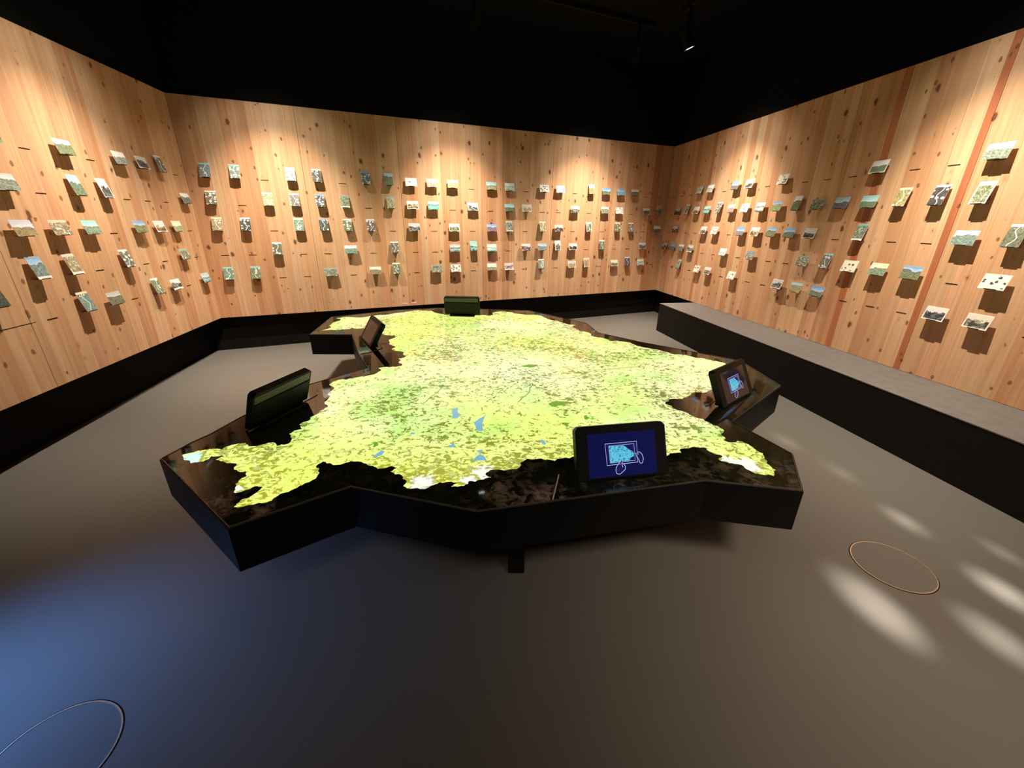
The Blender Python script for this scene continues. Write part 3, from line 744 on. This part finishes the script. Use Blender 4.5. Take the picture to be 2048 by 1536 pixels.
# ------------------------------------------------------------ bench along the right wall
mm, sg = wallmat('right')
xa, xb = sorted((1.359*sg, 8.6*sg))
o = bpy.data.objects.new('bench', None); COL.objects.link(o); o.matrix_world = mm
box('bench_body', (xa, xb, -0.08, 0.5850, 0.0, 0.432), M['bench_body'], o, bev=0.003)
box('bench_top', (xa, xb, -0.08, 0.5866, 0.432, 0.441), M['bench'], o, bev=0.002)['label'] = 'top surface in a lighter, lit tone'  # thin panel split off to carry the lit tone of the top
tag(o, 'long low box bench in black with grey-lit top along right wall', 'bench')

# ------------------------------------------------------------ map table
TOP = [(-1.658, 1.662), (-1.627, 1.819), (-1.594, 1.907), (-1.555, 2.134), (-1.433, 2.599), (-1.125, 2.996), (-1.31, 3.327), (-1.605, 3.977), (-2.022, 3.969), (-2.143, 4.781), (-1.486, 5.239), (-1.001, 5.4), (-0.411, 5.367), (0.223, 5.303), (0.848, 4.6), (0.899, 4.171), (1.23, 3.838), (1.87, 3.319), (1.912, 3.175), (1.908, 2.706), (1.282, 2.128), (1.401, 1.775), (1.251, 1.468)]
FRONT = [(1.25, 1.466), (0.862, 1.532), (-0.133, 1.305), (-0.68, 1.456), (-1.033, 1.197)]
OUT = ccw(TOP[:-1]+FRONT)
T = bpy.data.objects.new('map_table', None); COL.objects.link(T); T.location = (0, 3, 0)
tag(T, 'large low irregular black table carrying a glowing yellow-green map', 'table')
def rel(o): o.location = (0, -3, 0); return o
ZS, ZTB = 0.345, 0.545
rel(prism('table_body', OUT, ZS, ZTB, M['table_side'], T))
IN1 = inset(OUT, 0.006); IN2 = inset(OUT, 0.010)
o = rel(obj('edge_rim', ring_mesh('edge_rim', IN1, IN2, ZTB-0.001, 0.5525, M['rim']), T)); o['label'] = 'thin dark metal rim'
rel(prism('terrain_print', IN2, ZTB-0.001, 0.5500, M['terrain'], T))['label'] = 'dark glossy satellite picture'
MAP = [(-1.576, 1.698), (-1.549, 1.717), (-1.516, 1.741), (-1.421, 1.752), (-1.409, 1.787), (-1.366, 1.813), (-1.325, 1.805), (-1.271, 1.79), (-1.235, 1.821), (-1.19, 1.816), (-1.174, 1.792), (-1.134, 1.81), (-1.129, 1.846), (-1.175, 1.92), (-1.17, 1.953), (-1.133, 1.975), (-1.175, 2.029), (-1.158, 2.118), (-1.139, 2.197), (-1.13, 2.29), (-1.166, 2.39), (-1.199, 2.524), (-1.262, 2.63), (-1.231, 2.721), (-1.144, 2.762), (-1.072, 2.799), (-1.003, 2.906), (-1.031, 2.985), (-0.955, 3.004), (-0.866, 3.05), (-0.916, 3.136), (-0.891, 3.298), (-0.937, 3.396), (-1.044, 3.458), (-1.052, 3.568), (-1.14, 3.656), (-1.161, 3.85), (-1.163, 3.983), (-1.297, 3.997), (-1.381, 4.158), (-1.547, 4.237), (-1.703, 4.274), (-1.702, 4.208), (-1.81, 4.168), (-1.965, 4.131), (-1.989, 4.423), (-2.059, 4.726), (-1.999, 4.784), (-1.854, 4.764), (-1.707, 4.856), (-1.571, 4.921), (-1.438, 5.059), (-1.31, 5.147), (-1.183, 5.234), (-1.025, 5.195), (-0.809, 4.962), (-0.704, 5.027), (-0.526, 5.007), (-0.383, 4.985), (-0.295, 4.946), (-0.261, 5.124), (-0.132, 5.213), (0.077, 5.07), (0.269, 5.05), (0.376, 4.882), (0.473, 4.723), (0.593, 4.583), (0.702, 4.507), (0.686, 4.32), (0.747, 4.213), (0.792, 4.05), (0.871, 3.975), (0.938, 3.848), (1.061, 3.835), (1.144, 3.733), (1.241, 3.62), (1.337, 3.551), (1.418, 3.427), (1.524, 3.388), (1.605, 3.334), (1.668, 3.259), (1.745, 3.192), (1.705, 2.973), (1.525, 2.706), (1.413, 2.609), (1.319, 2.571), (1.207, 2.55), (1.15, 2.48), (1.054, 2.452), (0.968, 2.363), (1.001, 2.289), (1.052, 2.24), (1.072, 2.183), (1.115, 2.154), (1.133, 2.103), (1.161, 2.06), (1.172, 2.03), (1.13, 1.96), (1.114, 1.897), (1.144, 1.879), (1.183, 1.898), (1.218, 1.871), (1.231, 1.827), (1.235, 1.793), (1.248, 1.772), (1.226, 1.725), (1.215, 1.676), (1.224, 1.626), (1.187, 1.577), (1.147, 1.586), (1.092, 1.631), (1.075, 1.673), (1.035, 1.681), (1.003, 1.721), (1.034, 1.749), (1.0, 1.776), (0.99, 1.822), (0.93, 1.834), (0.857, 1.812), (0.842, 1.773), (0.798, 1.767), (0.769, 1.748), (0.648, 1.722), (0.495, 1.688), (0.402, 1.703), (0.308, 1.729), (0.247, 1.709), (0.162, 1.694), (0.078, 1.701), (0.047, 1.669), (0.038, 1.624), (-0.032, 1.598), (-0.086, 1.603), (-0.115, 1.569), (-0.088, 1.542), (-0.134, 1.524), (-0.183, 1.513), (-0.201, 1.478), (-0.254, 1.47), (-0.234, 1.503), (-0.284, 1.502), (-0.327, 1.485), (-0.349, 1.465), (-0.416, 1.454), (-0.459, 1.47), (-0.452, 1.503), (-0.486, 1.551), (-0.544, 1.578), (-0.517, 1.613), (-0.552, 1.623), (-0.61, 1.601), (-0.639, 1.625), (-0.689, 1.646), (-0.756, 1.663), (-0.793, 1.631), (-0.832, 1.634), (-0.884, 1.656), (-0.897, 1.612), (-0.87, 1.573), (-0.855, 1.519), (-0.892, 1.467), (-0.904, 1.451), (-0.936, 1.417), (-0.964, 1.362), (-0.988, 1.347), (-1.054, 1.324), (-1.088, 1.32), (-1.086, 1.36), (-1.064, 1.38), (-1.05, 1.455), (-1.086, 1.458), (-1.115, 1.423), (-1.147, 1.413), (-1.163, 1.453), (-1.177, 1.492), (-1.163, 1.53), (-1.19, 1.567), (-1.235, 1.576), (-1.269, 1.629), (-1.335, 1.641), (-1.389, 1.661), (-1.383, 1.703), (-1.431, 1.692), (-1.437, 1.645), (-1.485, 1.629)]
mp = jag(MAP, 2, 0.22, random.Random(5))
sm = rel(prism('state_map', mp, 0.5495, 0.5512, M['map'], T)); sm['label'] = 'glowing yellow-green land area'
for pl in [[[-0.355, 2.206], [-0.348, 2.261], [-0.33, 2.276], [-0.326, 2.22], [-0.302, 2.18], [-0.313, 2.128], [-0.345, 2.134]], [[-0.215, 2.074], [-0.186, 2.125], [-0.15, 2.184], [-0.162, 2.107], [-0.158, 2.01], [-0.159, 1.974], [-0.191, 1.981], [-0.199, 2.027]], [[-0.182, 1.671], [-0.168, 1.715], [-0.151, 1.736], [-0.13, 1.716], [-0.116, 1.681], [-0.151, 1.679]], [[-0.17, 1.766], [-0.144, 1.78], [-0.145, 1.757], [-0.166, 1.752]], [[0.146, 1.881], [0.161, 1.886], [0.178, 1.841], [0.163, 1.834]], [[-0.66, 1.688], [-0.655, 1.728], [-0.639, 1.759], [-0.622, 1.752], [-0.626, 1.715]], [[-0.318, 1.815], [-0.291, 1.841], [-0.284, 1.806], [-0.31, 1.794]], [[-0.544, 1.929], [-0.534, 1.951], [-0.515, 1.946], [-0.519, 1.929]]]:
    obj('lake', prism('x', jag(pl, 1, 0.1, R), 0.5510, 0.5516, M['lake']).data, sm)
for pl in [[[0.232, 2.327], [0.251, 2.368], [0.29, 2.389], [0.339, 2.383], [0.361, 2.361], [0.32, 2.33], [0.269, 2.299]], [[0.064, 3.073], [0.127, 3.112], [0.209, 3.11], [0.179, 3.054], [0.102, 3.044]], [[0.423, 2.173], [0.444, 2.193], [0.45, 2.16], [0.432, 2.122]], [[-0.715, 1.831], [-0.684, 1.842], [-0.673, 1.822], [-0.686, 1.788]]]:
    obj('forest_patch', prism('x', jag(pl, 2, 0.25, R), 0.5510, 0.5515, M['forest']).data, sm)
for k, pl in enumerate([[[0.038, 2.363], [0.064, 2.43], [0.101, 2.496], [0.117, 2.547], [0.12, 2.595], [0.152, 2.665]], [[0.23, 2.682], [0.295, 2.726], [0.322, 2.786], [0.417, 2.809], [0.495, 2.853], [0.551, 2.93], [0.651, 2.989], [0.762, 3.015], [0.878, 3.054], [0.993, 3.082], [1.042, 3.144], [1.098, 3.171]], [[0.072, 2.691], [0.137, 2.687]], [[-0.553, 2.321], [-0.532, 2.398], [-0.499, 2.496], [-0.481, 2.583]]]):
    q = [];
    for a, b_ in zip(pl[:-1], pl[1:]):
        q.append(a); q.append(((a[0]+b_[0])/2+R.uniform(-.008, .008), (a[1]+b_[1])/2+R.uniform(-.008, .008)))
    q.append(pl[-1])
    obj('river', strip_mesh('river', q, 0.006, 0.5510, 0.5517, M['river']), sm)
for o in [o for o in bpy.data.objects if o.name.startswith('x')]: bpy.data.objects.remove(o)
lv, lf = boxdata(-0.04, 0.04, -0.04, 0.04, 0, ZS)
leg_me = bevel(newmesh('leg', lv, lf, M['table_side']), 0.004)
for (x, y) in ((0.03, 1.575), (-1.0, 3.2), (0.3, 3.2), (1.4, 2.9), (-1.5, 4.5), (0.2, 4.7)):
    o = obj('leg', leg_me, T); o.location = (x, y-3, 0)

# ------------------------------------------------------------ leaning display terminals on the table
ICON = {'outer': [[-0.0794, 0.1581], [0.0689, 0.1595], [0.069, 0.067], [-0.0762, 0.0636]], 'inner': [[-0.0633, 0.1478], [0.0551, 0.1497], [0.0571, 0.0754], [-0.061, 0.073]], 'land': [[-0.0621, 0.1464], [0.0053, 0.1458], [0.0163, 0.1385], [0.0293, 0.1266], [0.0471, 0.1165], [0.0526, 0.1087], [0.051, 0.0945], [0.0358, 0.0893], [0.0326, 0.0774], [-0.0595, 0.0746]], 'hand1': [[-0.0171, 0.0722], [-0.011, 0.0812], [-0.0035, 0.0822], [-0.0064, 0.0678], [0.0025, 0.0636], [0.009, 0.0527], [0.0062, 0.0392], [-0.0055, 0.0303], [-0.019, 0.0208], [-0.0343, 0.0248], [-0.0374, 0.0396], [-0.0331, 0.0538], [-0.026, 0.0635], [-0.0171, 0.0722]], 'thumb': [[-0.0064, 0.0678], [-0.0053, 0.0583], [-0.0032, 0.0495]], 'hand2': [[0.0595, 0.1081], [0.0649, 0.0934], [0.0732, 0.0796], [0.0792, 0.0605], [0.0896, 0.0613], [0.0961, 0.079], [0.0923, 0.0976], [0.0829, 0.1092], [0.0725, 0.1131], [0.0748, 0.1012]], 'scr': [[-0.1652, 0.2083], [0.1616, 0.2015], [0.1614, 0.0154], [-0.1569, 0.0057]]}
TABS = [(0.501, 1.538, -1.391, 0.411, 'near', 'black touch display facing camera, blue screen with lit tablet-and-hands icon'),
        (1.466, 2.431, -0.877, 0.448, 'right', 'black touch display near right table tip, lilac icon and brown reflections'),
        (-1.376, 3.702, -2.615, 0.541, 'farleft', 'small far-left black touch display with brownish reflecting screen, seen from its side'),
        (-1.380, 2.160, 2.879, 0.348, 'left', 'black touch display seen from its greenish back at left table edge'),
        (-0.604, 4.95, 1.500, 0.160, 'far', 'black touch display seen from behind at the far table edge')]
TW, TH, TT = 0.424, 0.240, 0.042
def tabmat(x, y, yaw, lean):
    nh = Vector((math.cos(yaw), math.sin(yaw), 0)); u = Vector((-nh.y, nh.x, 0))
    v = -nh*math.sin(lean)+Vector((0, 0, math.cos(lean))); n = u.cross(v)
    mm = Matrix((u, v, n)).transposed().to_4x4(); mm.translation = (x, y, 0.555)
    return mm, nh, u
ch = 0.016
outline = [(-TW/2, 0.0), (TW/2, 0.0), (TW/2, TH-ch), (TW/2-ch, TH), (-TW/2+ch, TH), (-TW/2, TH-ch)]
hp = prism('x', outline, -TT, 0.0, M['housing']).data
for v_ in hp.vertices:
    if v_.co.y < 0.001 and v_.co.z < -0.01: v_.co.y = 0.026
bevel(hp, 0.003, 1)
tpl = {'housing': hp}
tpl['back'] = prism('x', [(-TW/2+.012, 0.035), (TW/2-.012, 0.035), (TW/2-.012, TH*0.70), (-TW/2+.012, TH*0.70)], -TT-0.004, -TT+0.001, M['housing'], bev=0.0015).data
tpl['lip'] = box('x', (-TW/2+.01, TW/2-.01, TH*0.715, TH*0.73, -TT-0.0015, -TT+0.001), M['slot']).data
tpl['top'] = prism('x', [(-TW/2+.018, TH*0.745), (TW/2-.006, TH*0.745), (TW/2-.006, TH*0.93), (-TW/2+.018, TH*0.96)], -TT-0.0035, -TT+0.001, M['lit_cap'], bev=0.0012).data
tpl['port'] = box('x', (TW/2-0.001, TW/2+0.0015, TH*0.62, TH*0.80, -TT*0.75, -TT*0.3), M['slot']).data
for kk, km in (('blue', 'screen_blue'), ('off', 'screen_off')):
    tpl['scr'+kk] = prism('x', [(-0.159, 0.012), (0.159, 0.012), (0.159, 0.205), (-0.159, 0.205)], 0.0, 0.0012, M[km]).data
tpl['dark'] = prism('x', [(-0.0762, 0.0636), (0.069, 0.067), (0.0689, 0.1595), (-0.0794, 0.1581)], 0.0012, 0.0014, M['icon_dark']).data
tpl['land'] = prism('x', ICON['land'], 0.0014, 0.0016, M['icon_land']).data
tpl['lines'] = [strip_mesh('icon_frame', ICON['outer'], 0.0022, 0.0014, 0.0018, M['icon_line'], True),
                strip_mesh('icon_frame', ICON['inner'], 0.0016, 0.0014, 0.0018, M['icon_line'], True)]
tpl['h1'] = prism('x', ICON['hand1'][:-1], 0.0016, 0.0018, M['icon_dark']).data
tpl['h1l'] = strip_mesh('icon_hand', ICON['hand1'][:-1], 0.0022, 0.0017, 0.0021, M['icon_line'], True)
tpl['h2'] = prism('x', ICON['hand2'], 0.0016, 0.0018, M['icon_dark']).data
tpl['h2l'] = strip_mesh('icon_hand', ICON['hand2'], 0.0022, 0.0017, 0.0021, M['icon_line'], True)
tpl['th'] = strip_mesh('icon_thumb', ICON['thumb'], 0.0018, 0.0017, 0.0021, M['icon_line'])
for o in [o for o in bpy.data.objects if o.name.startswith('x')]: bpy.data.objects.remove(o)
for (x, y, yaw, lean, kind, lb) in TABS:
    mm, nh, u = tabmat(x, y, yaw, lean)
    base = Matrix((u, -nh, Vector((0, 0, 1)))).transposed().to_4x4(); base.translation = (x, y, 0.5530 if kind == 'far' else 0.5513)
    t = bpy.data.objects.new('touch_display', None); COL.objects.link(t); t.matrix_world = base; t.empty_display_size = 0.1
    tag(t, lb, 'display', 'touch displays around the map table')
    lm = base.inverted() @ mm
    def child(nm, me, par=t):
        o = bpy.data.objects.new(nm, me); COL.objects.link(o); o.parent = par
        if par is t: o.matrix_local = lm
        return o
    hs = child('housing', tpl['housing']); child('back_panel', tpl['back']); child('back_groove', tpl['lip']); child('back_cap', tpl['top']); child('side_port', tpl['port'])
    s_ = child('screen', tpl['scr'+('blue' if kind == 'near' else 'off')])
    if kind in ('near', 'right'):
        child('icon_background', tpl['dark'], s_); child('icon_map', tpl['land'], s_)
        for me in tpl['lines']: child('icon_frame', me, s_)
        child('icon_hand', tpl['h1'], s_); child('icon_hand', tpl['h1l'], s_); child('icon_hand', tpl['h2'], s_); child('icon_hand', tpl['h2l'], s_); child('icon_thumb', tpl['th'], s_)
    # foot holding the housing, base frame: x along width, y away from the viewer side
    fv, ff = boxdata(-0.15, 0.15, 0.0, 0.085, 0.0, 0.016)
    child_f = obj('foot', bevel(newmesh('foot', fv, ff, M['housing']), 0.003), t)
    # seam of the tray the terminal stands in
    if kind == 'near': pts = [(-0.35, -0.088), (-0.276, 0.079)]
    elif kind == 'right': pts = [(-0.261, 0.090), (0.21, 0.100), (0.30, 0.02)]
    elif kind == 'left': pts = [(0.222, 0.037), (-0.307, 0.040)]
    elif kind == 'farleft': pts = [(0.354, -0.106), (0.345, -0.03), (0.274, 0.094), (-0.058, 0.117)]
    else: pts = None
    if pts:
        o = obj('tray_seam', strip_mesh('tray_seam', pts, 0.005, -0.0008, 0.0025, M['seam_glint'] if kind in ('near', 'left') else M['seam']), t)

# ------------------------------------------------------------ ceiling tracks and spotlights
for wl, a, b_ in (('left', 1.3, 7.0), ('back', 0.8, 5.5), ('right', 1.8, 9.0)):
    mm, sg = wallmat(wl); xa, xb = sorted((a*sg, b_*sg))
    o = box('lighting_track', (xa, xb, LAMP_N+0.03, LAMP_N+0.065, ZC-0.05, ZC), M['fixture'], mw=mm, bev=0.003)
    tag(o, 'thin black lighting track under the dark ceiling before the %s wall' % wl, 'track')
def cyl(name, r1, r2, z0, z1, mt, seg=24):
    bm = bmesh.new(); bmesh.ops.create_cone(bm, cap_ends=True, segments=seg, radius1=r1, radius2=r2, depth=z1-z0, matrix=Matrix.Translation((0, 0, (z0+z1)/2)))
    me = bpy.data.meshes.new(name); bm.to_mesh(me); bm.free(); me.materials.append(mt); return me
body_me = cyl('lamp_body', 0.062, 0.050, 0.012, 0.17, M['fixture'])
lens_me = cyl('lens', 0.054, 0.054, 0.004, 0.012, M['lens'])
ringl_me = fixn(ring_mesh('lamp_ring', [(0.064*math.cos(a*math.pi/12), 0.064*math.sin(a*math.pi/12)) for a in range(24)],
                     [(0.056*math.cos(a*math.pi/12), 0.056*math.sin(a*math.pi/12)) for a in range(24)], -0.004, 0.02, M['fixture']))
names = ['', 'leftmost', 'middle', 'right-hand']
cnt = {}
for wl, s in WALL_SPOTS:
    cnt[wl] = cnt.get(wl, 0)+1
    loc = wp(wl, s, LAMP_N, LAMP_Z); tgt = wp(wl, s, 0.0, 1.12)
    q = (tgt-loc).to_track_quat('-Z', 'Y')
    t = bpy.data.objects.new('track_spotlight', None); COL.objects.link(t)
    t.location = loc
    lab = {('back', 1): 'black spotlight before back wall, nearest its left corner', ('back', 2): 'black spotlight before the middle of the back wall',
           ('back', 3): 'black spotlight before back wall, nearest its right corner', ('right', 1): 'black spotlight with bright white lens before right wall',
           ('right', 2): 'black spotlight before right wall, nearer the camera', ('left', 1): 'black spotlight before left wall, nearest the back corner'}.get((wl, cnt[wl]),
           'black spotlight before %s wall, nearest the front of the room' % wl)
    tag(t, lab, 'spotlight', 'spotlights on the ceiling tracks')
    for nm, me in (('lamp_body', body_me), ('lens', lens_me), ('lamp_ring', ringl_me)):
        o = obj(nm, me, t); o.rotation_mode = 'QUATERNION'; o.rotation_quaternion = q
        if nm == 'lamp_body': o.location = q @ Vector((0, 0, 0))
    sv2, sf2 = boxdata(-0.012, 0.012, -0.012, 0.012, 0.08, ZC-0.05-LAMP_Z)
    A, d, nn = WALL[wl]
    o = obj('stem', fixn(newmesh('stem', sv2, sf2, M['fixture'])), t); o.location = nn*0.047
    o.rotation_euler = (0, 0, math.atan2(d.y, d.x))

# ------------------------------------------------------------ round lids let into the floor
def circ(r, n=64): return [(r*math.cos(2*math.pi*i/n), r*math.sin(2*math.pi*i/n)) for i in range(n)]
for (x, y, r, mk, lb) in ((1.942, 1.612, 0.171, 'brass', 'round floor lid with a shining ring, right of the table'),
                          (-1.452, 0.768, 0.176, 'brass', 'round floor lid with thin ring, bottom left in the photo')):
    t = bpy.data.objects.new('floor_lid', None); COL.objects.link(t); t.location = (x, y, 0); tag(t, lb, 'floor lid', 'round lids in the floor')
    obj('ring', ring_mesh('ring', circ(r), circ(r-0.0048), -0.001, 0.0022, M[mk]), t)
    obj('gap', ring_mesh('gap', circ(r+0.004), circ(r+0.0005), -0.001, 0.0007, M['slot']), t)
    prism('lid', circ(r-0.0052), -0.001, 0.0006, M['floor'], t)

print('objects', len(bpy.data.objects))
